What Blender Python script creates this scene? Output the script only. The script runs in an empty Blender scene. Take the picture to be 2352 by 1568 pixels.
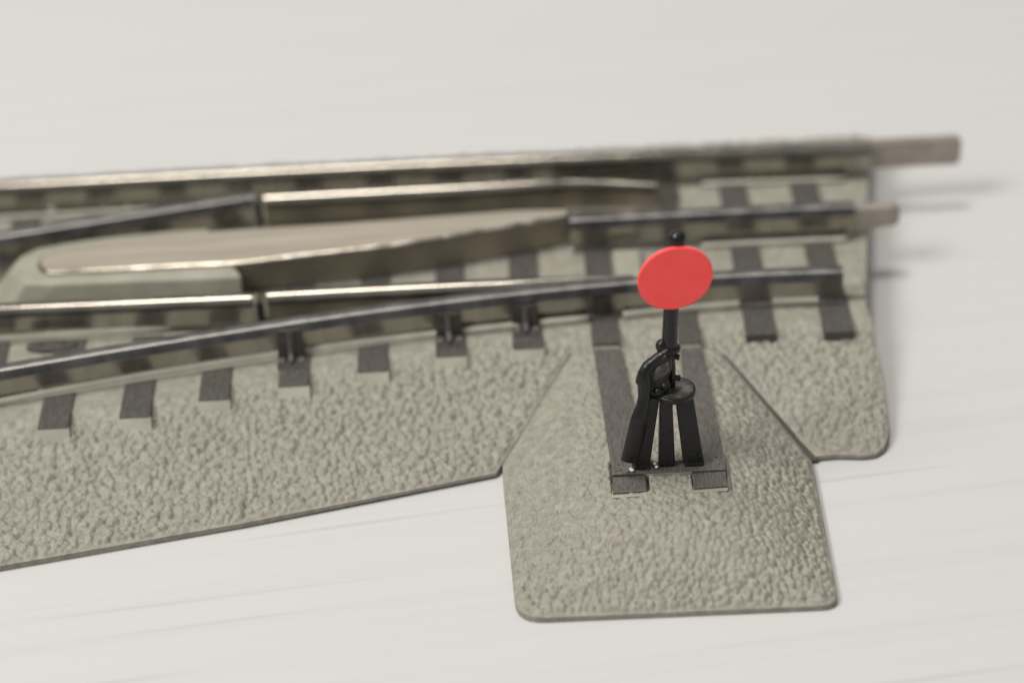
import bpy, math, random
import numpy as np

# ------------------------------------------------------------------ scene, camera, light
sc = bpy.context.scene
col = sc.collection
U = 0.000834                      # one layout unit in metres (track gauge comes out at 32 mm)
random.seed(4); rng = np.random.default_rng(7)

PW, PH, LENS = 2352.0, 1568.0, 88.0
FOC = LENS / 36.0 * PW
PITCH, ROLL, DIST = math.radians(33.79), math.radians(-2.906), 410.0
fwd = np.array([0, math.cos(PITCH), -math.sin(PITCH)])
r0 = np.array([1.0, 0, 0]); u0 = np.cross(r0, fwd)
right = r0 * math.cos(ROLL) + u0 * math.sin(ROLL)
up = -r0 * math.sin(ROLL) + u0 * math.cos(ROLL)
CAM = -fwd * DIST

def ray(px, py):
    return right * (px - PW / 2) - up * (py - PH / 2) + fwd * FOC
def at(px, py, z=0.0):            # layout point at height z
    D = ray(px, py); return CAM + D * ((z - CAM[2]) / D[2])
def at_y(px, py, Y):              # layout point on the upright plane Y
    D = ray(px, py); return CAM + D * ((Y - CAM[1]) / D[1])

cam = bpy.data.cameras.new('camera'); co = bpy.data.objects.new('camera', cam); col.objects.link(co)
from mathutils import Matrix, Vector
M = Matrix((right, up, -fwd)).transposed().to_4x4(); M.translation = Vector(CAM * U)
co.matrix_world = M
cam.lens = LENS; cam.sensor_width = 36; cam.clip_start = 0.01; cam.clip_end = 20
cam.dof.use_dof = True; cam.dof.aperture_fstop = 10.5
fp = np.array([22.0, -38.0, 2.0])
cam.dof.focus_distance = float((fp - CAM) @ fwd) * U
sc.camera = co

w = bpy.data.worlds.new('World'); sc.world = w; w.use_nodes = True
wn, wl = w.node_tree.nodes, w.node_tree.links
wtc = wn.new('ShaderNodeTexCoord'); wsp = wn.new('ShaderNodeSeparateXYZ'); wl.new(wtc.outputs['Generated'], wsp.inputs[0])
wcr = wn.new('ShaderNodeValToRGB'); wl.new(wsp.outputs[2], wcr.inputs[0])
wcr.color_ramp.elements[0].position = 0.0; wcr.color_ramp.elements[0].color = (.44, .44, .45, 1)
wcr.color_ramp.elements[1].position = 0.75; wcr.color_ramp.elements[1].color = (1.0, 1.0, 0.99, 1)
wl.new(wcr.outputs[0], wn['Background'].inputs[0])
wn['Background'].inputs[1].default_value = 0.48

def area(name, loc, target, sx, sy, power, color):
    l = bpy.data.lights.new(name, 'AREA'); l.shape = 'RECTANGLE'; l.size = sx; l.size_y = sy
    l.energy = power; l.color = color
    o = bpy.data.objects.new(name, l); col.objects.link(o)
    d = Vector(target) - Vector(loc)
    o.location = loc; o.rotation_euler = d.to_track_quat('-Z', 'Y').to_euler()
    return o
area('window_light', (-0.85, -0.40, 1.10), (0, 0, 0), 0.52, 0.52, 18, (1.0, 0.98, 0.955))
area('ceiling_lamp', (-0.18, 0.30, 1.45), (0, 0, 0), 0.40, 0.28, 13, (1.0, 0.95, 0.87))
sc.view_settings.view_transform = 'Standard'; sc.view_settings.look = 'None'
sc.view_settings.exposure = -0.19; sc.view_settings.gamma = 1.0
try: sc.view_settings.use_curve_mapping = False
except Exception: pass
sc.cycles.max_bounces = 8

# ------------------------------------------------------------------ materials
def new_mat(name):
    m = bpy.data.materials.new(name); m.use_nodes = True
    return m, m.node_tree.nodes, m.node_tree.links, m.node_tree.nodes['Principled BSDF']
def N(ns, t, **kw):
    n = ns.new(t)
    for k, v in kw.items():
        if k in n.inputs: n.inputs[k].default_value = v
        else: setattr(n, k, v)
    return n
def noisy(name, c1, c2, scale, rough, metal=0.0, bump=0.0, stretch=(1, 1, 1), rough2=None, spec=0.5, detail=4.0, rot=0.0, bscale=None, lo=.35, hi=.65):
    m, ns, ln, p = new_mat(name)
    tc = ns.new('ShaderNodeTexCoord'); mp = ns.new('ShaderNodeMapping')
    mp.inputs['Scale'].default_value = stretch; mp.inputs['Rotation'].default_value = (0, 0, rot)
    ln.new(tc.outputs['Object'], mp.inputs[0])
    nz = N(ns, 'ShaderNodeTexNoise', Scale=scale, Detail=detail); ln.new(mp.outputs[0], nz.inputs['Vector'])
    cr = ns.new('ShaderNodeValToRGB'); ln.new(nz.outputs[0], cr.inputs[0])
    cr.color_ramp.elements[0].position = lo; cr.color_ramp.elements[1].position = hi
    cr.color_ramp.elements[0].color = (*c1, 1); cr.color_ramp.elements[1].color = (*c2, 1)
    ln.new(cr.outputs[0], p.inputs['Base Color'])
    p.inputs['Metallic'].default_value = metal; p.inputs['Roughness'].default_value = rough
    p.inputs['Specular IOR Level'].default_value = spec
    if rough2 is not None:
        mr = N(ns, 'ShaderNodeMapRange'); mr.inputs['From Min'].default_value = lo; mr.inputs['From Max'].default_value = hi
        mr.inputs['To Min'].default_value = rough; mr.inputs['To Max'].default_value = rough2
        ln.new(nz.outputs[0], mr.inputs['Value']); ln.new(mr.outputs[0], p.inputs['Roughness'])
    if bump:
        b = N(ns, 'ShaderNodeBump', Strength=bump, Distance=0.0002)
        n2 = N(ns, 'ShaderNodeTexNoise', Scale=bscale or scale * 2, Detail=5.0); ln.new(mp.outputs[0], n2.inputs['Vector'])
        ln.new(n2.outputs[0], b.inputs['Height']); ln.new(b.outputs[0], p.inputs['Normal'])
    return m

M_ballast, ns, ln, p = new_mat('grey_ballast_plastic')
tc = ns.new('ShaderNodeTexCoord')
nz = N(ns, 'ShaderNodeTexNoise', Scale=900.0, Detail=6.0, Roughness=.65); ln.new(tc.outputs['Object'], nz.inputs['Vector'])
nb = N(ns, 'ShaderNodeTexNoise', Scale=35.0, Detail=4.0); ln.new(tc.outputs['Object'], nb.inputs['Vector'])
cr = ns.new('ShaderNodeValToRGB'); ln.new(nz.outputs[0], cr.inputs[0])
cr.color_ramp.elements[0].position = .3; cr.color_ramp.elements[1].position = .72
cr.color_ramp.elements[0].color = (.196, .184, .152, 1); cr.color_ramp.elements[1].color = (.335, .316, .268, 1)
cr2 = ns.new('ShaderNodeValToRGB'); ln.new(nb.outputs[0], cr2.inputs[0])
cr2.color_ramp.elements[0].position = .35; cr2.color_ramp.elements[1].position = .68
cr2.color_ramp.elements[0].color = (.965, .968, .955, 1); cr2.color_ramp.elements[1].color = (1, 1, .99, 1)
mx = N(ns, 'ShaderNodeMix', data_type='RGBA', blend_type='MULTIPLY'); mx.inputs[0].default_value = 1.0
ln.new(cr.outputs[0], mx.inputs[6]); ln.new(cr2.outputs[0], mx.inputs[7]); ln.new(mx.outputs[2], p.inputs['Base Color'])
p.inputs['Roughness'].default_value = .55; p.inputs['Specular IOR Level'].default_value = .35
bp = N(ns, 'ShaderNodeBump', Strength=.35, Distance=.0001)
n3 = N(ns, 'ShaderNodeTexNoise', Scale=2600.0, Detail=3.0); ln.new(tc.outputs['Object'], n3.inputs['Vector'])
ln.new(n3.outputs[0], bp.inputs['Height']); ln.new(bp.outputs[0], p.inputs['Normal'])

M_plain = noisy('smooth_grey_green_plastic', (.26, .254, .20), (.32, .31, .248), 220, .42, bump=.12)
M_lip = noisy('pale_lip_plastic', (.38, .37, .30), (.46, .445, .37), 300, .45, bump=.1)
M_tie = noisy('dark_brown_tie_paint', (.045, .041, .036), (.086, .078, .069), 1500, .5, bump=.5, stretch=(3.2, .45, 1), bscale=1500)
M_tie2 = noisy('brown_tie_paint_with_dust', (.062, .056, .049), (.112, .101, .089), 1700, .48, bump=.4, stretch=(2.6, .5, 1), bscale=2500, detail=8)
M_clip = noisy('dark_clip_plastic', (.026, .021, .018), (.052, .043, .037), 900, .4)
M_rail = noisy('nickel_rail', (.27, .25, .22), (.37, .34, .295), 30, .11, metal=1.0, bump=.03, stretch=(6, 1, 1), rough2=.19, bscale=60)
M_web = noisy('dull_rail_side', (.36, .345, .305), (.45, .43, .385), 120, .2, metal=1.0, bump=.1, stretch=(3, 1, 1), rough2=.3)
M_side = noisy('shaded_rail_head_side', (.105, .103, .104), (.19, .187, .188), 90, .3, metal=1.0, bump=.1, stretch=(4, 1, 1), rough2=.42)  # dark room mirrored in the head sides, put into the colour
M_edge = noisy('glinting_blade_edge', (.30, .27, .225), (.62, .57, .5), 420, .16, metal=1.0, bump=.15, lo=.44, hi=.6, rough2=.24, detail=6)  # bright and dark flecks paint the sparkle of the bevel highlight
M_cut = noisy('dark_cut_edge', (.20, .185, .14), (.31, .275, .21), 120, .5, metal=.6)
M_lipmetal = noisy('pale_rail_edge', (.25, .24, .23), (.55, .53, .5), 260, .3, metal=1.0, lo=.4, hi=.6)  # mottled paler metal along the lower head edge
M_raild = noisy('dull_rail', (.23, .22, .212), (.33, .318, .305), 70, .30, metal=1.0, bump=.12, stretch=(5, 1, 1), rough2=.42, bscale=160)
M_blade = noisy('matt_brown_nickel', (.42, .372, .305), (.50, .45, .375), 160, .42, metal=.6, bump=.10, stretch=(.25, 4, 1), rough2=.5, bscale=500)
M_pin = noisy('matt_pin_metal', (.31, .275, .235), (.38, .34, .295), 300, .45, metal=.55, bump=.08)
M_black = noisy('black_plastic', (.006, .006, .0065), (.014, .0135, .0135), 1400, .22, bump=.3, rough2=.36, spec=.36)
M_dust = noisy('black_plastic_dusty', (.035, .031, .027), (.15, .13, .11), 700, .6, bump=.3, lo=.42, hi=.62, detail=8)
M_red = noisy('red_target_paint', (.95, .086, .082), (.98, .10, .094), 500, .5, bump=.08, spec=.3)
M_white = noisy('white_glue_crumb', (.5, .5, .48), (.75, .75, .73), 800, .7)
M_shade = noisy('dark_olive_channel_shade', (.075, .07, .052), (.13, .117, .085), 150, .45)  # shade of the channel put into the colour
M_seam = noisy('worn_tie_seam', (.14, .13, .115), (.2, .185, .165), 900, .5)
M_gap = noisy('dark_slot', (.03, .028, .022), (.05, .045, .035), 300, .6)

# table: off-white laminate with faint grain streaks
M_table, ns, ln, p = new_mat('white_laminate')
tc = ns.new('ShaderNodeTexCoord'); mp = ns.new('ShaderNodeMapping'); ln.new(tc.outputs['Object'], mp.inputs[0])
mp.vector_type = 'TEXTURE'; mp.inputs['Rotation'].default_value = (0, 0, math.radians(7)); mp.inputs['Scale'].default_value = (1 / 4, 1 / 330, 1)
n1 = N(ns, 'ShaderNodeTexNoise', Scale=1.0, Detail=5.0, Roughness=.6, Distortion=.6); ln.new(mp.outputs[0], n1.inputs['Vector'])
cr = ns.new('ShaderNodeValToRGB'); ln.new(n1.outputs[0], cr.inputs[0])
cr.color_ramp.elements[0].position = .30; cr.color_ramp.elements[1].position = .52
cr.color_ramp.elements[0].color = (.488, .480, .472, 1); cr.color_ramp.elements[1].color = (.512, .505, .498, 1)
n2 = N(ns, 'ShaderNodeTexNoise', Scale=160.0, Detail=2.0); ln.new(tc.outputs['Object'], n2.inputs['Vector'])
cr2 = ns.new('ShaderNodeValToRGB'); ln.new(n2.outputs[0], cr2.inputs[0])
cr2.color_ramp.elements[0].position = .14; cr2.color_ramp.elements[1].position = .2
cr2.color_ramp.elements[0].color = (.62, .6, .62, 1); cr2.color_ramp.elements[1].color = (1, 1, 1, 1)
mx = N(ns, 'ShaderNodeMix', data_type='RGBA', blend_type='MULTIPLY'); mx.inputs[0].default_value = 1.0
ln.new(cr.outputs[0], mx.inputs[6]); ln.new(cr2.outputs[0], mx.inputs[7])
mp3 = ns.new('ShaderNodeMapping'); ln.new(tc.outputs['Object'], mp3.inputs[0])
mp3.vector_type = 'TEXTURE'; mp3.inputs['Rotation'].default_value = (0, 0, math.radians(7)); mp3.inputs['Scale'].default_value = (1 / 11, 1 / 520, 1)
n4 = N(ns, 'ShaderNodeTexNoise', Scale=1.0, Detail=2.0); ln.new(mp3.outputs[0], n4.inputs['Vector'])
cr3 = ns.new('ShaderNodeValToRGB'); ln.new(n4.outputs[0], cr3.inputs[0])
cr3.color_ramp.elements[0].position = .27; cr3.color_ramp.elements[1].position = .36
cr3.color_ramp.elements[0].color = (.88, .87, .875, 1); cr3.color_ramp.elements[1].color = (1, 1, 1, 1)
mx3 = N(ns, 'ShaderNodeMix', data_type='RGBA', blend_type='MULTIPLY'); mx3.inputs[0].default_value = 1.0
ln.new(mx.outputs[2], mx3.inputs[6]); ln.new(cr3.outputs[0], mx3.inputs[7]); ln.new(mx3.outputs[2], p.inputs['Base Color'])
p.inputs['Roughness'].default_value = .5; p.inputs['Specular IOR Level'].default_value = .25

# ------------------------------------------------------------------ mesh helpers (layout units)
class MB:
    def __init__(s): s.v = []; s.f = []
    def add(s, vs, fs):
        b = len(s.v); s.v += [tuple(map(float, q)) for q in vs]; s.f += [tuple(i + b for i in f) for f in fs]
        return s
    def box(s, x0, x1, y0, y1, z0, z1, taper=0.0):
        t = taper
        vs = [(x0, y0, z0), (x1, y0, z0), (x1, y1, z0), (x0, y1, z0), (x0 + t, y0 + t, z1), (x1 - t, y0 + t, z1), (x1 - t, y1 - t, z1), (x0 + t, y1 - t, z1)]
        return s.add(vs, [(3, 2, 1, 0), (4, 5, 6, 7), (0, 1, 5, 4), (1, 2, 6, 5), (2, 3, 7, 6), (3, 0, 4, 7)])
    def prism(s, top, bot):               # two matching outlines (lists of xyz), ccw seen from above
        n = len(top)
        fs = [tuple(range(n)), tuple(range(2 * n - 1, n - 1, -1))]
        fs += [(i, n + i, n + (i + 1) % n, (i + 1) % n) for i in range(n)]
        return s.add(list(top) + list(bot), fs)
    def tube(s, pts, ra, rb=None, n=12, side=None, cap=True):   # elliptical section: ra along side, rb across
        pts = [np.array(q, float) for q in pts]; m = len(pts)
        rb = rb or ra
        ra = ra if isinstance(ra, (list, tuple)) else [ra] * m; rb = rb if isinstance(rb, (list, tuple)) else [rb] * m
        vs = []
        for i, q in enumerate(pts):
            t = pts[min(i + 1, m - 1)] - pts[max(i - 1, 0)]; t /= np.linalg.norm(t)
            h = np.array(side if side is not None else ((1, 0, 0) if abs(t[0]) < .9 else (0, 1, 0)), float)
            a = h - t * (h @ t); a /= np.linalg.norm(a); b = np.cross(t, a)
            for k in range(n):
                g = 2 * math.pi * k / n
                vs.append(q + a * ra[i] * math.cos(g) + b * rb[i] * math.sin(g))
        fs = [(i * n + k, i * n + (k + 1) % n, (i + 1) * n + (k + 1) % n, (i + 1) * n + k) for i in range(m - 1) for k in range(n)]
        if cap: fs += [tuple(range(n - 1, -1, -1)), tuple((m - 1) * n + k for k in range(n))]
        return s.add(vs, fs)
    def ball(s, c, r, sz=1.0, n=14):
        c = np.array(c, float)
        pts = [c + np.array([0, 0, -r * sz * math.cos(math.pi * k / 10)]) for k in range(1, 10)]
        return s.tube(pts, [r * math.sin(math.pi * k / 10) for k in range(1, 10)], n=n)
    def sweep(s, path, prof, width=None, drop=None, top=None):   # profile (o, z): o>0 lies away from the camera
        path = [np.array(q, float) for q in path]; m = len(path); n = len(prof); vs = []
        for i, q in enumerate(path):
            t = path[min(i + 1, m - 1)] - path[max(i - 1, 0)]; t[2] = 0; t /= np.linalg.norm(t)
            nrm = np.array([-t[1], t[0], 0]); wd = width[i] if width else 1.0; dr = drop[i] if drop else 0.0
            for (o, z) in prof: vs.append(np.array([q[0], q[1], 0]) + nrm * o * wd + np.array([0, 0, z - (dr if z > 2 else 0)]))
        fs = [(i * n + k, (i + 1) * n + k, (i + 1) * n + (k + 1) % n, i * n + (k + 1) % n) for i in range(m - 1) for k in range(n)]
        fs += [tuple(range(n)), tuple((m - 1) * n + k for k in range(n - 1, -1, -1))]
        return s.add(vs, fs)
    def build(s, name, mat, parent=None, bevel=0.0, smooth=0, seg=2):
        import bmesh
        off = parent_base(parent)
        me = bpy.data.meshes.new(name)
        me.from_pydata([((x - off[0]) * U, (y - off[1]) * U, (z - off[2]) * U) for x, y, z in s.v], [], s.f)
        bm = bmesh.new(); bm.from_mesh(me); bmesh.ops.recalc_face_normals(bm, faces=bm.faces); bm.to_mesh(me); bm.free()
        me.materials.append(mat)
        o = bpy.data.objects.new(name, me); col.objects.link(o)
        if parent: o.parent = parent
        if bevel:
            b = o.modifiers.new('bevel', 'BEVEL'); b.width = bevel * U; b.segments = seg; b.limit_method = 'ANGLE'; b.angle_limit = math.radians(35)
        if smooth:
            for pl in me.polygons: pl.use_smooth = True
            if smooth < 180:
                me.set_sharp_from_angle(angle=math.radians(smooth))
        return o
BASE = {}
def parent_base(pt):
    b = np.zeros(3)
    while pt is not None:
        if pt.name in BASE: return BASE[pt.name]
        pt = pt.parent
    return b
def thing(name, base, label, cat, group=None):
    o = bpy.data.objects.new(name, None); col.objects.link(o)
    o.empty_display_size = .005
    o.location = tuple(float(c) * U for c in base); BASE[o.name] = np.array(base, float)
    o['label'] = label; o['category'] = cat
    if group: o['group'] = group
    return o

# ------------------------------------------------------------------ table
TZ = -7.5
tb = MB().box(-620, 620, -330, 560, TZ - 30, TZ).build('tabletop', M_table); tb['kind'] = 'structure'

# ------------------------------------------------------------------ moulded ballast surfaces
def dome_noise(X, Y, cell, seed):         # rounded pebbles: jittered grid of bumps of unequal size
    r = np.random.default_rng(seed); n = 512
    jx, jy, jr = r.random((n, n)), r.random((n, n)), .46 + .42 * r.random((n, n))
    gx, gy = X / cell, Y / cell; ix, iy = np.floor(gx).astype(int), np.floor(gy).astype(int)
    best = np.full(X.shape, -1.0)
    for dx in (-1, 0, 1):
        for dy in (-1, 0, 1):
            cx, cy = ix + dx, iy + dy; a, b = cx % n, cy % n
            d2 = ((gx - cx - jx[a, b]) ** 2 + (gy - cy - jy[a, b]) ** 2) / jr[a, b] ** 2
            best = np.maximum(best, jr[a, b] * (1 - d2))
    return np.clip(best, -.42, None)
def interp(pts):
    pts = sorted(pts); xs = [q[0] for q in pts]; ys = [q[1] for q in pts]
    return lambda X: np.interp(X, xs, ys)
def sstep(a, b, x):
    t = np.clip((x - a) / (b - a), 0, 1); return t * t * (3 - 2 * t)

tie_px = [(120, 983), (308, 958), (490, 918), (673, 886), (855, 853), (1035, 818), (1213, 800)]   # near ends of the exposed ties
tie_end = [at(x, y, .35) for x, y in tie_px]
crest = interp([(-130, tie_end[0][1] - 9)] + [(e[0], e[1] + 4.2) for e in tie_end] + [(16, 2.2), (40, 2.0), (70, 2.0)])
edge_pts = [at(0, 1312, TZ)[:2], at(600, 1206, TZ)[:2], at(1150, 1097, TZ)[:2], at(1868, 1060, TZ)[:2], at(1990, 1050, TZ)[:2]]
e0, e1 = edge_pts[0], edge_pts[1]
foot = interp([tuple(e0 + (e0 - e1) / (e1[0] - e0[0]) * 45)] + [tuple(q) for q in edge_pts] + [(80, edge_pts[-1][1])])
LIP = -6.5
def shoulder(X, Y):
    yc, yf = crest(X), foot(X)
    t = np.clip((yc - Y) / (yc - yf), 0, 1.2)
    z = -.25 + (LIP + .25) * np.clip(t, 0, 2) ** .8
    z = np.where(Y > yc, -.12, z)
    tf = np.clip((Y - 61.6) / 6.0, 0, 1)
    return np.where(Y > 61.6, -.1 + LIP * tf, z)

def seg_dist(P, poly):
    d = np.full(len(P), 1e9); near = np.zeros_like(P)
    n = len(poly)
    for i in range(n):
        a = np.array(poly[i]); b = np.array(poly[(i + 1) % n]); ab = b - a
        t = np.clip(((P - a) @ ab) / (ab @ ab), 0, 1); q = a + t[:, None] * ab
        dd = np.hypot(*(P - q).T); k = dd < d; d[k] = dd[k]; near[k] = q[k]
    return d, near
def inside(P, poly):
    c = np.zeros(len(P), bool); n = len(poly)
    for i in range(n):
        (x1, y1), (x2, y2) = poly[i], poly[(i + 1) % n]
        k = ((y1 > P[:, 1]) != (y2 > P[:, 1]))
        with np.errstate(divide='ignore', invalid='ignore'):
            xi = (x2 - x1) * (P[:, 1] - y1) / (y2 - y1) + x1
        c ^= k & (P[:, 0] < xi)
    return c
def moulded(name, poly, zfun, mat, parent, step=.2, bottom=TZ):
    poly = [np.array(q[:2], float) for q in poly]
    lo = np.min(poly, 0); hi = np.max(poly, 0)
    xs = np.arange(lo[0] - step, hi[0] + 2 * step, step); ys = np.arange(lo[1] - step, hi[1] + 2 * step, step)
    nx, ny = len(xs), len(ys)
    gx, gy = np.meshgrid(xs, ys, indexing='ij'); P = np.stack([gx.ravel(), gy.ravel()], 1)
    cc = np.stack([(gx[:-1, :-1] + step / 2).ravel(), (gy[:-1, :-1] + step / 2).ravel()], 1)
    keep = inside(cc, poly).reshape(nx - 1, ny - 1)
    idx = np.arange(nx * ny).reshape(nx, ny)
    q = np.stack([idx[:-1, :-1], idx[1:, :-1], idx[1:, 1:], idx[:-1, 1:]], -1)[keep]
    cnt = np.bincount(q.ravel(), minlength=nx * ny)
    bd = np.where((cnt > 0) & (cnt < 4))[0]
    d, near = seg_dist(P[bd], poly); P[bd] = near
    used = np.where(cnt > 0)[0]
    ed = np.full(nx * ny, 9.0)
    # distance to the outline for the inner points (only a band matters)
    band = used; dd, _ = seg_dist(P[band], poly); ed[band] = dd
    Z = np.zeros(nx * ny); Z[used] = zfun(P[used, 0], P[used, 1], ed[used])
    # boundary edges -> skirt
    e = np.concatenate([q[:, [0, 1]], q[:, [1, 2]], q[:, [2, 3]], q[:, [3, 0]]])
    key = np.minimum(e[:, 0], e[:, 1]).astype(np.int64) * (nx * ny) + np.maximum(e[:, 0], e[:, 1])
    _, inv, c2 = np.unique(key, return_inverse=True, return_counts=True)
    be = e[c2[inv] == 1]
    remap = np.full(nx * ny, -1); remap[used] = np.arange(len(used))
    V = np.stack([P[used, 0], P[used, 1], Z[used]], 1); q = remap[q]; be = remap[be]
    nb = len(V); bv = np.unique(be); m2 = np.full(nb, -1); m2[bv] = nb + np.arange(len(bv))
    low = V[bv].copy(); low[:, 2] = bottom(low[:, 0], low[:, 1]) if callable(bottom) else bottom
    sk = np.stack([be[:, 1], be[:, 0], m2[be[:, 0]], m2[be[:, 1]]], 1)
    V = np.concatenate([V, low]); Q = np.concatenate([q, sk])
    off = parent_base(parent)
    me = bpy.data.meshes.new(name); V = (V - off) * U
    me.vertices.add(len(V)); me.vertices.foreach_set('co', V.ravel())
    me.loops.add(Q.size); me.loops.foreach_set('vertex_index', Q.ravel().astype(np.int32))
    me.polygons.add(len(Q)); me.polygons.foreach_set('loop_start', np.arange(0, Q.size, 4, dtype=np.int32))
    me.polygons.foreach_set('use_smooth', np.concatenate([np.ones(len(q), bool), np.zeros(len(sk), bool)]))
    me.update(calc_edges=True); me.validate(); me.materials.append(mat)
    o = bpy.data.objects.new(name, me); col.objects.link(o); o.parent = parent
    return o

def pebbles(X, Y, ed, amount, k=1.0):
    wx = .5 * np.sin(X * .45 + 1.3 * np.sin(Y * .31)); wy = .5 * np.sin(Y * .41 + X * .2)
    a = dome_noise((X + wx * .6) / k, (Y + wy * .6) / k, 1.08, 3)
    b = dome_noise((X * 1.02 + 31) / k, (Y * .97 + 7) / k, .64, 5)
    big = .5 + .5 * np.sin(X * .21 + 2 * np.sin(Y * .13)) * np.sin(Y * .33 + X * .08)
    h = (.52 + .2 * big) * a + .24 * b
    return amount * h * k * sstep(.1, 1.1, ed)

# ------------------------------------------------------------------ turnout track
track_z = TZ
track = thing('turnout_track', (0, 10, TZ), 'grey ballasted three rail turnout section with nickel rails and brown ties', 'toy track')

# outline of the roadbed, with the trapezoid notch for the switch-stand plate
A1, B1 = at(1318, 797, -.2), at(1151, 1066, LIP)
A2, B2 = at(1652, 797, -.2), at(1868, 1058, LIP)
xr = lambda y: 58.9 + (y - 5.5) * .154
road_poly = [(-118, 67.5), (68.4, 67.5), (xr(62) + .3, 62), (xr(56.7), 56.7), (xr(30), 30), (58.9, 5.5), *[at(x, y, z)[:2] for x, y, z in ((1999, 735, -.8), (2016, 810, -2.6), (2030, 900, -4.6), (2040, 985, LIP), (2040, 1008, LIP), (2031, 1028, LIP), (2012, 1041, LIP), (1985, 1045, LIP))], (50, foot(50)),
             (B2[0] + .5, foot(B2[0])), (A2[0] + .36, A2[1] + .2), (A1[0] - .62, A1[1] + .2), (B1[0] - .8, foot(B1[0] - .34))]
for x in (-20, -42, -60, -80, -118): road_poly.append((x, float(foot(x))))

def road_z(X, Y, ed):
    z = shoulder(X, Y); yc = crest(X)
    rough = sstep(-.2, 2.5, yc - 1.6 - Y)                 # full pebbles on the shoulder
    inner = .10 + .18 * sstep(1.0, 3.0, Y - 56) + .5 * sstep(59, 61, Y)
    far = sstep(57.5, 59.5, Y)
    amt = np.where(Y < yc, .30 + .70 * rough, inner)
    out = z + pebbles(X, Y, np.where(Y > 20, 3, ed), amt * (1 - far) + far * 1.3)
    # sunken seat beside the stick-out tie ends
    return out
moulded('roadbed', road_poly, road_z, M_ballast, track, bottom=lambda X, Y: TZ + .42 * sstep(-75, -12, X) * (Y < -5) * (X < 10) + .3 * (X > 40) * (Y < -15))

# ---- ties
def tie_mesh(x, y0, y1, w, z1=.4, z0=-3.0, skew=0.0):
    mb = MB(); t = .18
    mb.add([(x - w / 2 + skew, y0, z0), (x + w / 2 + skew, y0, z0), (x + w / 2, y1, z0), (x - w / 2, y1, z0),
            (x - w / 2 + t + skew, y0 + .1, z1), (x + w / 2 - t + skew, y0 + .1, z1), (x + w / 2 - t, y1, z1), (x - w / 2 + t, y1, z1)],
           [(3, 2, 1, 0), (4, 5, 6, 7), (0, 1, 5, 4), (1, 2, 6, 5), (2, 3, 7, 6), (3, 0, 4, 7)])
    return mb
WT = 5.35
def tie(x, y0, y1=60.5, skew=0.0, w=WT):
    base = tie_mesh(x, y0, y1, w, z1=.32, skew=skew).build('tie', M_tie, track, bevel=.12)
    return base
ties = []
for i, e in enumerate(tie_end):
    yy = float(e[1])
    t = tie(float(e[0]), yy, w=WT - .1); ties.append(t)
    # unpainted grey end of the moulded tie
    x0, x1 = e[0] - WT / 2 + .1, e[0] + WT / 2 - .1
    MB().prism([(x0, yy + .5, .06), (x0, yy + .02, .06), (x1, yy + .02, .06), (x1, yy + .5, .06)],
               [(x0 - .1, yy + .5, -2.6), (x0 - .1, yy - 1.25, -2.6), (x1 + .1, yy - 1.25, -2.6), (x1 + .1, yy + .5, -2.6)]).build('tie_end', M_lip, t)
A_t, B_t = at(1750, 768, .3), at(1929, 762, .3)
for q in (A_t, B_t): ties.append(tie(float(q[0]), float(q[1]), w=5.3))
for px, w in ((1393, 4.9), (1586, 4.0)):
    q = at(px, 789, .3); ties.append(tie(float(q[0]), float(q[1]), w=w, skew=0))
for x in (-98.4, -85.8): ties.append(tie(x, -16 + (x + 85) * .2))

# ---- rails
SEAT = [(1.9, -.3), (1.9, .40), (-1.9, .40), (-1.9, -.3)]
HEAD = [(1.1, 0), (1.1, .35), (.62, .7), (.62, 3.7), (1.15, 4.2), (1.25, 5.3), (1.12, 5.85), (.8, 6.16), (.4, 6.2), (-.3, 6.2),
        (-.55, 6.13), (-.8, 5.98), (-1.03, 5.74), (-1.22, 5.42), (-1.34, 5.05), (-1.36, 4.6), (-.9, 4.3), (-.7, .7), (-1.5, .4), (-1.5, 0)]
HEAD2 = [(1.1, 0), (1.1, .35), (.62, .7), (.62, 3.7), (1.15, 4.1), (1.3, 5.6), (1.1, 6.05), (.8, 6.2), (-.8, 6.2), (-1.02, 6.12), (-1.12, 5.95), (-1.16, 5.72), (-1.06, 5.62), (-1.06, 5.54),
         (-1.22, 5.42), (-1.28, 5.15), (-1.18, 5.05), (-1.18, 4.98), (-1.28, 4.9), (-1.30, 4.72), (-1.38, 4.56), (-1.32, 4.44), (-.95, 4.36), (-.78, .7), (-1.5, .4), (-1.5, 0)]
def smooth_path(pts, n=40):
    pts = np.array(pts)[:, :2]; s = np.r_[0, np.cumsum(np.hypot(*np.diff(pts, axis=0).T))]
    deg = 3 if len(pts) > 4 else (2 if len(pts) > 2 else 1)
    c = [np.polyfit(s, pts[:, k], deg) for k in (0, 1)]
    t = np.linspace(0, s[-1], n); return np.stack([np.polyval(c[0], t), np.polyval(c[1], t), t * 0], 1)
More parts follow.
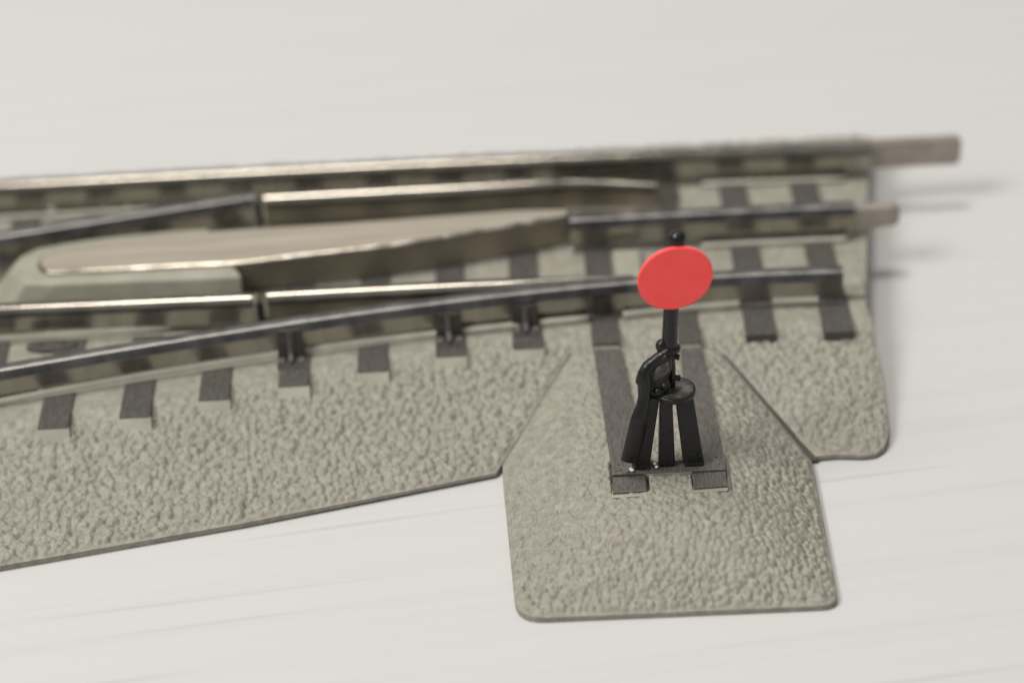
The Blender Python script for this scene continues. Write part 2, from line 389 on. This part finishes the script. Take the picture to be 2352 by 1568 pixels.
def rail(name, px, mat, prof=HEAD, **kw):
    nn = kw.pop('n', 40)
    if kw.pop('raw', False):
        pts = np.array([at(x, y, 6.2) for x, y in px]); xx = np.linspace(pts[0, 0], pts[-1, 0], nn)
        path = np.stack([xx, np.interp(xx, pts[:, 0], pts[:, 1]), xx * 0], 1)
    else: path = smooth_path([at(x, y, 6.2) for x, y in px], nn)
    o = MB().sweep(path, prof, **kw).build(name, mat, track, smooth=50)
    o.data.materials.append(M_cut if name == 'point_rail' else M_web); o.data.materials.append(M_side); o.data.materials.append(M_lipmetal); zb = (4.38 - track_z) * U
    for pl in o.data.polygons:
        if (pl.center[2] < zb and abs(pl.normal[2]) < .9) or (name == 'point_rail' and abs(pl.normal[0]) > .9): pl.material_index = 1
        elif prof is HEAD2 and (4.62 - track_z) * U < pl.center[2] < (5.9 - track_z) * U: pl.material_index = 2
        elif prof is HEAD2 and (4.42 - track_z) * U < pl.center[2] < (4.62 - track_z) * U: pl.material_index = 3
        elif prof is HEAD and (4.35 - track_z) * U < pl.center[2] < (5.0 - track_z) * U: pl.material_index = 2
    return o, path

_, P_far = rail('rail', [(-160, 430.5), (0, 422), (1000, 370), (2000, 330)], M_rail)
_, P_near = rail('rail', [(-160, 709), (0, 702), (300, 689), (579, 677)], M_rail)
curve_px = [(-160, 872), (0, 838), (150, 818), (307, 794), (460, 768), (615, 742), (861, 707), (1050, 682), (1250, 661), (1460, 641), (1700, 628), (1935, 615)]
_, P_curve = rail('rail', curve_px, M_raild, HEAD2, n=70)
_, P_mid = rail('rail', [(1308, 500), (1640, 482), (1962, 467)], M_raild, HEAD2)
_, P_div = rail('rail', [(-160, 561), (0, 537), (200, 506), (400, 474), (579, 447)], M_raild, HEAD2)
n = 40
pw = [1.0 if i < 26 else max(.12, 1 - (i - 26) / 14 * .9) for i in range(n)]
rail('point_rail', [(613, 672), (1000, 652), (1455, 632)], M_rail, width=pw)
pw2 = [1.15 if i < 22 else max(.3, 1.15 - (i - 22) / 18 * .85) for i in range(n)]
rail('point_rail', [(606, 448), (1000, 427), (1230, 415), (1300, 412), (1400, 413), (1508, 419)], M_rail, raw=True, width=pw2, drop=[0 if i < 28 else (i - 28) / 12 * .5 for i in range(n)])

for P_, i1 in ((P_curve, 46), (P_near, 40), (P_far, 16)):
    MB().sweep(P_[:i1], SEAT).build('rail_seat', M_lip, track, bevel=.08)
# slim insulators in the rail gaps
for (x, y) in ((586, 677), (584, 447)):
    q = at(x, y, 6.2)
    MB().box(q[0] - .16, q[0] + .16, q[1] - 1.5, q[1] + 1.1, 0, 5.8).build('rail_insulator', M_plain, track, bevel=.04)
    MB().box(q[0] + .2, q[0] + 1.15, q[1] - .7, q[1] + .8, 0, 5.0).build('rail_slot', M_gap, track)

# lips that hold the rail feet
def lip(pts, name='rail_lip', r=.72, z=.5):
    path = smooth_path([at(x, y, z) for x, y in pts], 40); path[:, 2] = z
    return MB().tube(path, r * 1.1, r * .75, n=8, side=(0, 0, 1)).build(name, M_lip, track, smooth=180)
lip([(-120, 948), (0, 924), (220, 884), (395, 851), (615, 818), (813, 793), (1064, 759), (1250, 742), (1352, 732)])
lip([(1432, 724), (1520, 714), (1700, 699)]); lip([(1775, 694), (1880, 690)])
lip([(-120, 785), (0, 778), (307, 760), (470, 747)])
def lip_off(path, off, a, b):
    i0, i1 = int(a * len(path)), int(b * len(path)); q = path[i0:i1].copy(); q[:, 1] += off; q[:, 2] = .42
    return MB().tube(q, .5, .42, n=8, side=(0, 0, 1)).build('rail_lip', M_lip, track, smooth=180)
lip_off(P_far, -2.3, 0, .40); lip_off(P_far, -2.3, .82, .99); lip_off(P_mid, -2.2, .45, .99)
# moulded spike heads sitting on the lips
for x, y in ((114, 766), (294, 755), (95, 899), (281, 864), (470, 831), (835, 779), (120, 481), (294, 469)):
    q = at(x, y, .5)
    b = MB(); b.ball((q[0], q[1], .72), .72, .85); b.box(q[0] - .35, q[0] + .45, q[1] - 1.3, q[1], 0, .72, .1)
    b.build('spike_head', M_lip, track, smooth=60)

# dark rail clips on some ties (inset with centre rib)
def clip(px, py_top, py_bot, py_groove):
    x = at(px, (py_top + py_bot) / 2, 1.5)[0]
    yr = float(np.interp(x, P_curve[:, 0], P_curve[:, 1])) - 1.75
    zt = float(at_y(px, py_top, yr)[2]); yb = float(at(px, py_bot, .5)[1])
    c = MB().prism([(x - 1.9, yr + .6, zt), (x - 1.9, yr, zt), (x + 1.9, yr, zt), (x + 1.9, yr + .6, zt)],
                   [(x - 2.3, yr + .6, -.3), (x - 2.3, yr - .7, -.3), (x + 2.3, yr - .7, -.3), (x + 2.3, yr + .6, -.3)]).build('rail_clip', M_clip, track, bevel=.1)
    MB().box(x - 2.2, x + 2.2, yb, yr + .2, -.3, .5, .06).build('clip_base', M_clip, c, bevel=.08)
    MB().tube([(x, yb + .35, .62), (x, yr - 1.0, .85), (x, yr - .45, 1.6), (x, yr - .05, zt - .4)], .6, .4, n=8, side=(1, 0, 0)).build('clip_rib', M_tie, c, smooth=60)
    MB().ball((x, yb + .25, .6), .5, .8).build('clip_knob', M_clip, c, smooth=180)
    for s in (-1, 1):
        MB().box(x + s * 1.6 - .75, x + s * 1.6 + .75, yb - .1, yb + 1.7, -.3, .8, .15).build('clip_wing', M_tie2, c, bevel=.14)
    yg = float(at(px, py_groove, .35)[1])
    MB().box(x - 2.2, x + 2.2, yg - .18, yg + .2, -.2, .36).build('clip_groove', M_clip, c)
clip(670, 758, 834, 843); clip(1032, 720, 788, 797); clip(1208, 702, 764, 772)
q1 = at(1385, 722, .4); yr = float(np.interp(q1[0], P_curve[:, 0], P_curve[:, 1])) - 1.75; zt = float(at_y(1382, 684, yr)[2])
MB().box(q1[0] - 1.7, q1[0] + 1.4, q1[1], yr + .5, -.3, zt, .1).build('rail_clip', M_clip, track, bevel=.08)
# dark tie plate with spikes between the left rails
q = at(120, 792, .5)
tp = MB().prism([(q[0] + 4.2 * math.cos(g), q[1] + 1.5 * math.sin(g), .75) for g in np.linspace(0, 2 * math.pi, 21)[:-1]],
                [(q[0] + 4.5 * math.cos(g), q[1] + 1.8 * math.sin(g), -.2) for g in np.linspace(0, 2 * math.pi, 21)[:-1]]).build('tie_plate', M_tie, track, bevel=.15)
for dx in (-1.9, 1.9):
    MB().box(q[0] + dx - .5, q[0] + dx + .5, q[1] - .4, q[1] + .5, .6, 1.15, .12).build('spike', M_tie, tp, bevel=.08)
# square contact tabs beside the near rail end
q = at(1850, 668, .3)
tab = MB().box(q[0] - 2.0, q[0] + 1.6, q[1] - 1.2, q[1] + 1.6, -.3, .9, .12).build('contact_tab', M_plain, track, bevel=.1)
MB().box(q[0] - 1.1, q[0] + .7, q[1] - .6, q[1] + .9, .6, 1.0).build('tab_inset', M_tie2, tab, bevel=.05)
q = at(1906, 668, .3)
MB().box(q[0] - 1.7, q[0] + 1.7, q[1] - 1.2, q[1] + 1.5, -.3, .9, .12).build('contact_tab', M_tie, track, bevel=.1)

a, b = at(1942, 690, .3), at(1984, 640, .3)
MB().box(a[0], b[0] - .5, a[1] + .6, b[1], -.5, 1.0, .15).build('end_block', M_plain, track, bevel=.15)
# ---- frog: matt centre blade in a moulded plastic bed
bl = [(84, 603), (88, 592), (104, 582), (130, 573), (250, 551), (420, 534), (590, 521), (800, 509), (1000, 494), (1180, 480), (1310, 477),
      (1308, 491), (1200, 513), (1100, 530), (1000, 547), (900, 563), (800, 575), (700, 586), (620, 596), (540, 605), (420, 611), (300, 617), (200, 622), (115, 626), (98, 622), (88, 613)]
top = [at(x, y, 6.2) for x, y in bl][::-1]
bot = [np.array([q[0], q[1], 0.0]) for q in top]
MB().prism(top, bot).build('centre_blade', M_blade, track, bevel=.6, seg=5, smooth=30)
blade_o = bpy.data.objects['centre_blade']; blade_o.data.materials.append(M_cut); blade_o.data.materials.append(M_edge); blade_o.modifiers['bevel'].material = 2; blade_o.modifiers['bevel'].harden_normals = True
for pl in blade_o.data.polygons:
    if abs(pl.normal[2]) < .5: pl.material_index = 1
fo = [(28, 625), (34, 604), (52, 585), (90, 568), (200, 549), (400, 528), (480, 524), (500, 560), (520, 606), (540, 612), (556, 632), (500, 636), (300, 643), (130, 650), (60, 648)]
ft = [at(x, y, 5.6) for x, y in fo][::-1]
cx, cy = np.mean([q[:2] for q in ft], 0)
fb = []
for q in ft:
    s = 1.0
    dy = -1.6 if q[1] < cy - 2 else .6
    dx = -5.0 if q[0] < -74 else 0
    fb.append(np.array([q[0] + dx, q[1] + dy, -.4]))
MB().prism(ft, fb).build('frog_bed', M_plain, track, bevel=.55, seg=4)

# dark plate between point rail and far rail
a, b = at(1270, 402, .4), at(1545, 366, .4)
MB().box(a[0], b[0], 42, 46.5, -.2, .5).build('dark_plate', M_gap, track)
a, b = at(545, 640, .4), at(1125, 600, .4)
MB().prism([(a[0], 10, .5), (b[0], 10, .5), (b[0], 15.5, .5), (a[0], 19, .5)], [(a[0], 10, -.2), (b[0], 10, -.2), (b[0], 15.5, -.2), (a[0], 19, -.2)]).build('dark_plate', M_shade, track)  # dark sheet added on the deck, stands in for shade below the blade
# throw bar under the points
a, b = at(1404, 604, .9), at(1474, 574, .9)
MB().box(a[0] + .3, b[0] - .3, 6.5, b[1], -.3, 1.3, .2).build('throw_bar', M_plain, track, bevel=.25)
a, b = at(1398, 553, .4), at(1482, 520, .4)
MB().box(a[0], b[0], a[1], b[1], -.3, .42).build('throw_slot', M_gap, track)

# ---- joiner pins at the right end
def pin(px0, px1, py, L0, cut, h0, h1, inset):
    a = at(px0, py, 6.0); y = float(a[1]); x0 = float(a[0]) - inset; x1 = float(at(px1, py, 6.0)[0])
    prof = [(x0, h0), (x1 - 1.0, h0 + cut), (x1 - .3, h0 + cut + .3), (x1, h0 + cut + 1.0), (x1, h1 - 1.0), (x1 - .3, h1 - .3), (x1 - 1.0, h1), (x0, h1)]
    mb = MB(); n = len(prof)
    mb.add([(x, y - .9, z) for x, z in prof] + [(x, y + .9, z) for x, z in prof],
           [tuple(range(n)), tuple(range(2 * n - 1, n - 1, -1))] + [(i, n + i, n + (i + 1) % n, (i + 1) % n) for i in range(n)])
    return mb.build('joiner_pin', M_pin, track, bevel=.3, seg=3)
pin(2000, 2212, 322, 0, 0, .5, 5.9, 4)
pin(1972, 2068, 466, 0, .9, .6, 5.4, 4)

# ------------------------------------------------------------------ plate carrying the switch stand
plate_base = at(1540, 1150, TZ)
plate = thing('switch_stand_plate', plate_base, 'grey ballast plate with two long brown ties fitted into the track notch', 'track plate')
pl2, pl3 = at(1187, 1432, TZ), at(1927, 1400, TZ)
def rounded(P, r):
    out = []; n = len(P)
    for i in range(n):
        p0, p1, p2 = np.array(P[i - 1]), np.array(P[i]), np.array(P[(i + 1) % n]); k = r[i]
        if not k: out.append(p1); continue
        a = p1 + (p0 - p1) / np.linalg.norm(p0 - p1) * k; b = p1 + (p2 - p1) / np.linalg.norm(p2 - p1) * k
        for t in np.linspace(0, 1, 7): out.append((1 - t) ** 2 * a + 2 * t * (1 - t) * p1 + t * t * b)
    return out
L1, L2 = at(1154, 1066, LIP)[:2], at(1155, 1102, LIP)[:2]
R1, R2 = at(1865, 1058, LIP)[:2], at(1870, 1080, LIP)[:2]
plate_poly = rounded([A1[:2] + [.05, -.05], L1, L2, pl2[:2], pl3[:2], R2, R1, A2[:2] + [-.05, -.05]], [0, 0, 0, 4.2, 2.6, 0, 0, 0])
PITS = [(*at(1405, 1137, -.5)[:2], *at(1486, 1060, -.5)[:2]), (*at(1591, 1128, -.5)[:2], *at(1671, 1052, -.5)[:2]), (*at(1405, 1095, -.5)[:2], *at(1660, 1066, -.5)[:2])]
def plate_z(X, Y, ed):
    yl = np.interp(X, [pl2[0], pl3[0]], [pl2[1], pl3[1]])
    xl = np.interp(Y, [pl2[1], L1[1]], [pl2[0], L1[0]]); x2 = np.interp(Y, [pl3[1], R1[1]], [pl3[0], R1[0]])
    db, dl, dr = Y - yl, X - xl, x2 - X
    k = 4.5
    dm = -np.log(np.exp(-db / k) + np.exp(-dl / k) + np.exp(-dr / k)) * k
    dm = np.maximum(dm, np.minimum(np.minimum(db, dl), dr) * .5)
    zp = LIP + np.clip(dm, 0, None) * .50
    zr = shoulder(X, Y)
    z = np.maximum(zp, zr); top = -.1
    z = top - np.logaddexp(0, (top - z) * 1.2) / 1.2 + .35 * sstep(.0, 3, top - z) * 0
    z = np.maximum(z, LIP - .2)
    pit = np.zeros(X.shape, bool)
    for (x0, y0, x1, y1) in PITS: pit |= (X > x0) & (X < x1) & (Y > y0) & (Y < y1)
    pb = pebbles(X + 200, Y + 90, ed, .85 + .35 * sstep(0, 5, -1.2 - z), .80) - .12
    return np.where(pit, np.minimum(z + pb, -1.1), np.minimum(z + pb, .38))
    return z + pebbles(X + 200, Y + 90, ed, .62 + .38 * sstep(0, 9, -1.5 - z)) - .12
moulded('ballast_plate', plate_poly, plate_z, M_ballast, plate)

for A_, B_ in ((A1, B1), (A2, B2)):  # dark prisms added under the seams so the open gaps look shaded
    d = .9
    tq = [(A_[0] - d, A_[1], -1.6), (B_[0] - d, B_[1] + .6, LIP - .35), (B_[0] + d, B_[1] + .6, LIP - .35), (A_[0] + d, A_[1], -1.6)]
    MB().prism(tq, [(x, y, TZ + .1) for x, y, z in tq]).build('seam_shade', M_gap, plate)
def quad_tie(name, p, z1, z0, mat, parent, bevel=.12):
    q = [at(x, y, z1) for x, y in p][::-1]
    c = np.mean(q, 0)
    bt = [np.array([c[0] + (v[0] - c[0]) * 1.03, c[1] + (v[1] - c[1]) * 1.01, z0]) for v in q]
    return MB().prism(q, bt).build(name, mat, parent, bevel=bevel)
Z1 = .55
quad_tie('tie', [(1364, 802), (1428, 800), (1486, 1062), (1404, 1066)], Z1, -3, M_tie2, plate)
quad_tie('tie', [(1561, 799), (1612, 797), (1664, 1052), (1590, 1056)], Z1, -3, M_tie2, plate)
for x0, x1, y0, y1 in ((1362, 1424, 793, 801), (1562, 1610, 790, 798)):
    quad_tie('tie_joint', [(x0, y0 + 2), (x1, y0), (x1, y1), (x0, y1 + 2)], .30, -2, M_seam, plate, bevel=.05)
# end bar and the two lower tie blocks
quad_tie('end_bar', [(1405, 1064.5), (1665, 1050.5), (1667, 1077), (1406, 1089)], Z1 + .06, -.9, M_tie2, plate)
quad_tie('end_bar_face', [(1482, 1080), (1590, 1075), (1591, 1083), (1483, 1088)], Z1 - .12, -3.5, M_plain, plate, bevel=.1)
for P in ([(1407, 1095), (1483, 1091), (1485, 1126), (1408, 1131)], [(1590, 1086), (1667, 1081), (1671, 1114), (1593, 1120)]):
    quad_tie('tie_block', P, Z1 - .22, -.75, M_tie2, plate, bevel=.15)
    g = [(P[0][0], P[0][1] - 8), (P[1][0] + 1, P[1][1] - 8), (P[1][0] + 1, P[1][1] + 3), (P[0][0], P[0][1] + 3)]
    quad_tie('block_groove', g, Z1 - .32, -2, M_clip, plate, bevel=0)
    f = [(P[3][0] - 2, P[3][1] - 6), (P[2][0] + 1, P[2][1] - 6), (P[2][0] + 1, P[2][1] + 11), (P[3][0] - 2, P[3][1] + 11)]
    quad_tie('block_foot', f, -.05, -4, M_plain, plate, bevel=.12)
# rivet pits in the end bar
for x, y in ((1420, 1066), (1426, 1078), (1444, 1083), (1634, 1056), (1652, 1064), (1645, 1048), (1418, 1080), (1655, 1050)):
    q = at(x, y, Z1 + .13)
    MB().tube([(q[0], q[1], Z1), (q[0], q[1], Z1 + .12)], .17, n=8).build('rivet', M_clip, plate, smooth=60)

# ------------------------------------------------------------------ switch stand
ZF = Z1 + .14
fy = float(at(1530, 1072, ZF)[1])         # front of the feet
stand = thing('switch_stand', at(1535, 1066, ZF), 'black plastic switch stand with round red target standing on brown ties', 'switch stand')
YP = fy + 3.0
pc = at_y(1549, 893, YP); ZP = pc[2]      # platform centre
# legs
def leg(b0, b1, t0, t1, yb, yt, zt, thick):
    p0, p1 = at_y(*b0, yb), at_y(*b1, yb); q0, q1 = at_y(*t0, yt), at_y(*t1, yt)
    z0 = ZF
    v = [(p0[0], yb, z0), (p1[0], yb, z0), (p1[0], yb + thick, z0), (p0[0], yb + thick, z0),
         (q0[0], yt, zt), (q1[0], yt, zt), (q1[0], yt + thick, zt), (q0[0], yt + thick, zt)]
    m = MB(); m.add(v, [(3, 2, 1, 0), (4, 5, 6, 7), (0, 1, 5, 4), (1, 2, 6, 5), (2, 3, 7, 6), (3, 0, 4, 7)])
    return m.build('leg', M_black, stand, bevel=.28, seg=3)
leg((1513, 1075), (1551, 1074), (1517, 920), (1545, 920), fy, YP - 2.3, ZP - .3, 2.4)
leg((1453, 1076), (1492, 1073), (1490, 925), (1516, 922), fy - .2, YP - 1.6, ZP - .3, 2.0)
leg((1570, 1072), (1618, 1070), (1550, 922), (1592, 916), fy + .1, YP - 1.4, ZP - .3, 2.2)
def foot_pad(x0, x1, py):
    a, b = at(x0, py, ZF), at(x1, py, ZF)
    MB().box(a[0], b[0], a[1] - .2, a[1] + 1.8, ZF - .05, ZF + .5, .1).build('foot_pad', M_black, stand, bevel=.15)
foot_pad(1452, 1494, 1077); foot_pad(1572, 1617, 1070)
# round platform with rim
rp = 3.2
pf = MB()
g = np.linspace(0, 2 * math.pi, 33)[:-1]
ring = lambda r, z: [(pc[0] + r * math.cos(a), YP + r * math.sin(a), z) for a in g]
pf.prism(ring(rp, ZP + .15), ring(rp, ZP - .75))
pfo = pf.build('platform', M_black, stand, bevel=.15, smooth=40)
MB().prism(ring(rp - .35, ZP + .19), ring(rp - .35, ZP)).build('platform_top', M_dust, pfo)
# lower shaft, collar, mast
YM = YP + .3
def line(pts, ra, Y=YM, name='mast', mat=M_black, rb=None, parent=stand, n=14, side=None):
    return MB().tube([at_y(x, y, Y if not isinstance(Y, list) else Y[i]) for i, (x, y) in enumerate(pts)], ra, rb, n=n, side=side).build(name, mat, parent, smooth=50)
line([(1544, 885), (1545, 845), (1541, 800)], [.5, .45, .55], name='shaft')
line([(1537, 803), (1538, 790), (1540, 740), (1543, 690), (1549, 630), (1555, 552)], [1.25, 1.2, 1.15, 1.15, 1.15, 1.1], name='mast')
line([(1536, 808), (1536, 804), (1536, 796), (1537, 790)], [1.35, 1.75, 1.8, 1.45], name='collar', rb=[1.2, 1.5, 1.5, 1.25])
k = at_y(1520, 795, YM - .3); MB().ball(k, .95, 1.25).build('collar_lug', M_black, stand, smooth=180)
k = at_y(1556, 549, YM); MB().ball(k, 1.3, 1.1, n=20).build('finial', M_black, stand, smooth=180)
# cranked lever that reaches down to the left tie
lv = [(1536, 806), (1514, 820), (1488, 842), (1479, 856), (1478, 868), (1481, 884), (1480, 908), (1476, 930), (1468, 960), (1460, 1000), (1451, 1034), (1444, 1058)]
lY = [YM - .9, YM - 1.2, YM - 1.6, YM - 2.0, YM - 2.1, YM - 2.3, YM - 2.5, YM - 3.0, YM - 3.4, YM - 3.7, YM - 3.9, YM - 4.0]
line(lv, [.75, .85, .95, .9, 1.15, 1.1, .95, .95, 1.25, 1.35, 1.3, 1.25], Y=lY, name='lever', rb=[.7, .8, .8, .85, .9, .9, .7, .75, .75, .75, .7, .6], side=(1, 0, 0), n=16)
for lx, ly, lr in ((1475, 944, .72), (1466, 984, .8)):
    k = at_y(lx, ly, YM - 2.9); MB().ball(k, lr, .9).build('lever_boss', M_black, stand, smooth=180)
k = at_y(1468, 876, YM - 2.2); MB().ball(k, .55).build('lever_pivot', M_black, stand, smooth=180)
# gear housing between lever and shaft
hs = [(1486, 852), (1508, 830), (1530, 815), (1543, 826), (1542, 852), (1534, 874), (1540, 892), (1524, 910), (1502, 914), (1488, 905), (1482, 880)]
a = [at_y(x, y, YM - 2.0) for x, y in hs]; b = [q + np.array([.3, 2.2, .0]) for q in a]
hn = len(a)
hb = MB().add(a + b, [tuple(range(hn)), tuple(range(2 * hn - 1, hn - 1, -1))] + [(i, hn + i, hn + (i + 1) % hn, (i + 1) % hn) for i in range(hn)])
ho = hb.build('gear_housing', M_black, stand, bevel=.35, seg=3)
a = [at_y(x, y, YM - 2.15) for x, y in ((1499, 866), (1508, 846), (1536, 832), (1539, 850), (1524, 868), (1504, 878))]
b = [q + np.array([0, .4, 0]) for q in a]; hn = len(a)
MB().add(a + b, [tuple(range(hn)), tuple(range(2 * hn - 1, hn - 1, -1))] + [(i, hn + i, hn + (i + 1) % hn, (i + 1) % hn) for i in range(hn)]).build('housing_panel', M_dust, ho, bevel=.1)
for x, y, r in ((1512, 896, 1.0), (1497, 880, .7), (1528, 884, .8)):
    k = at_y(x, y, YM - 1.7); MB().ball(k, r, .8).build('housing_boss', M_black, ho, smooth=180)
for x, y in ((1560, 820), (1562, 868)):
    line([(1545, y - 2), (x, y)], [.42, .5], name='cross_pin', n=10)
# red target disc, hung on the mast
YD = YM - 1.6
c = at_y(1551, 641, YD); cl = at_y(1465, 642, YD); ct = at_y(1560, 569.5, YD)
ax = np.array([np.linalg.norm(at_y(1637, 640, YD) - cl) / 2, 0, 0]); az = (ct - c); az[1] = 0
az = az / np.linalg.norm(az) * np.linalg.norm(ct - c)
gg = np.linspace(0, 2 * math.pi, 65)[:-1]
fr = [c + ax * math.cos(t) + az * math.sin(t) for t in gg]; bk = [q + np.array([0, .7, 0]) for q in fr]
n = len(fr)
MB().add(fr + bk, [tuple(range(n)), tuple(range(2 * n - 1, n - 1, -1))] + [(i, n + i, n + (i + 1) % n, (i + 1) % n) for i in range(n)]).build('target_disc', M_red, stand, bevel=.12)['label'] = 'bright red round target'

# ------------------------------------------------------------------ crumbs of white glue by the left foot
def crumb(pts, label):
    q = at(*pts[0], ZF); t = thing('glue_crumb', (q[0], q[1], ZF), label, 'crumb')
    b = MB()
    for (x, y), r in zip(pts, (.3, .36, .26)):
        k = at(x, y, ZF + .25); b.ball((k[0], k[1], ZF + .28), r, .75, n=9)
    b.build('crumb_body', M_white, t, smooth=40)
crumb([(1498, 1058), (1504, 1064), (1508, 1072)], 'tiny white glue crumb between the left and middle legs of the switch stand')
crumb([(1449, 1077), (1452, 1079)], 'tiny white glue crumb at the outer side of the left foot')
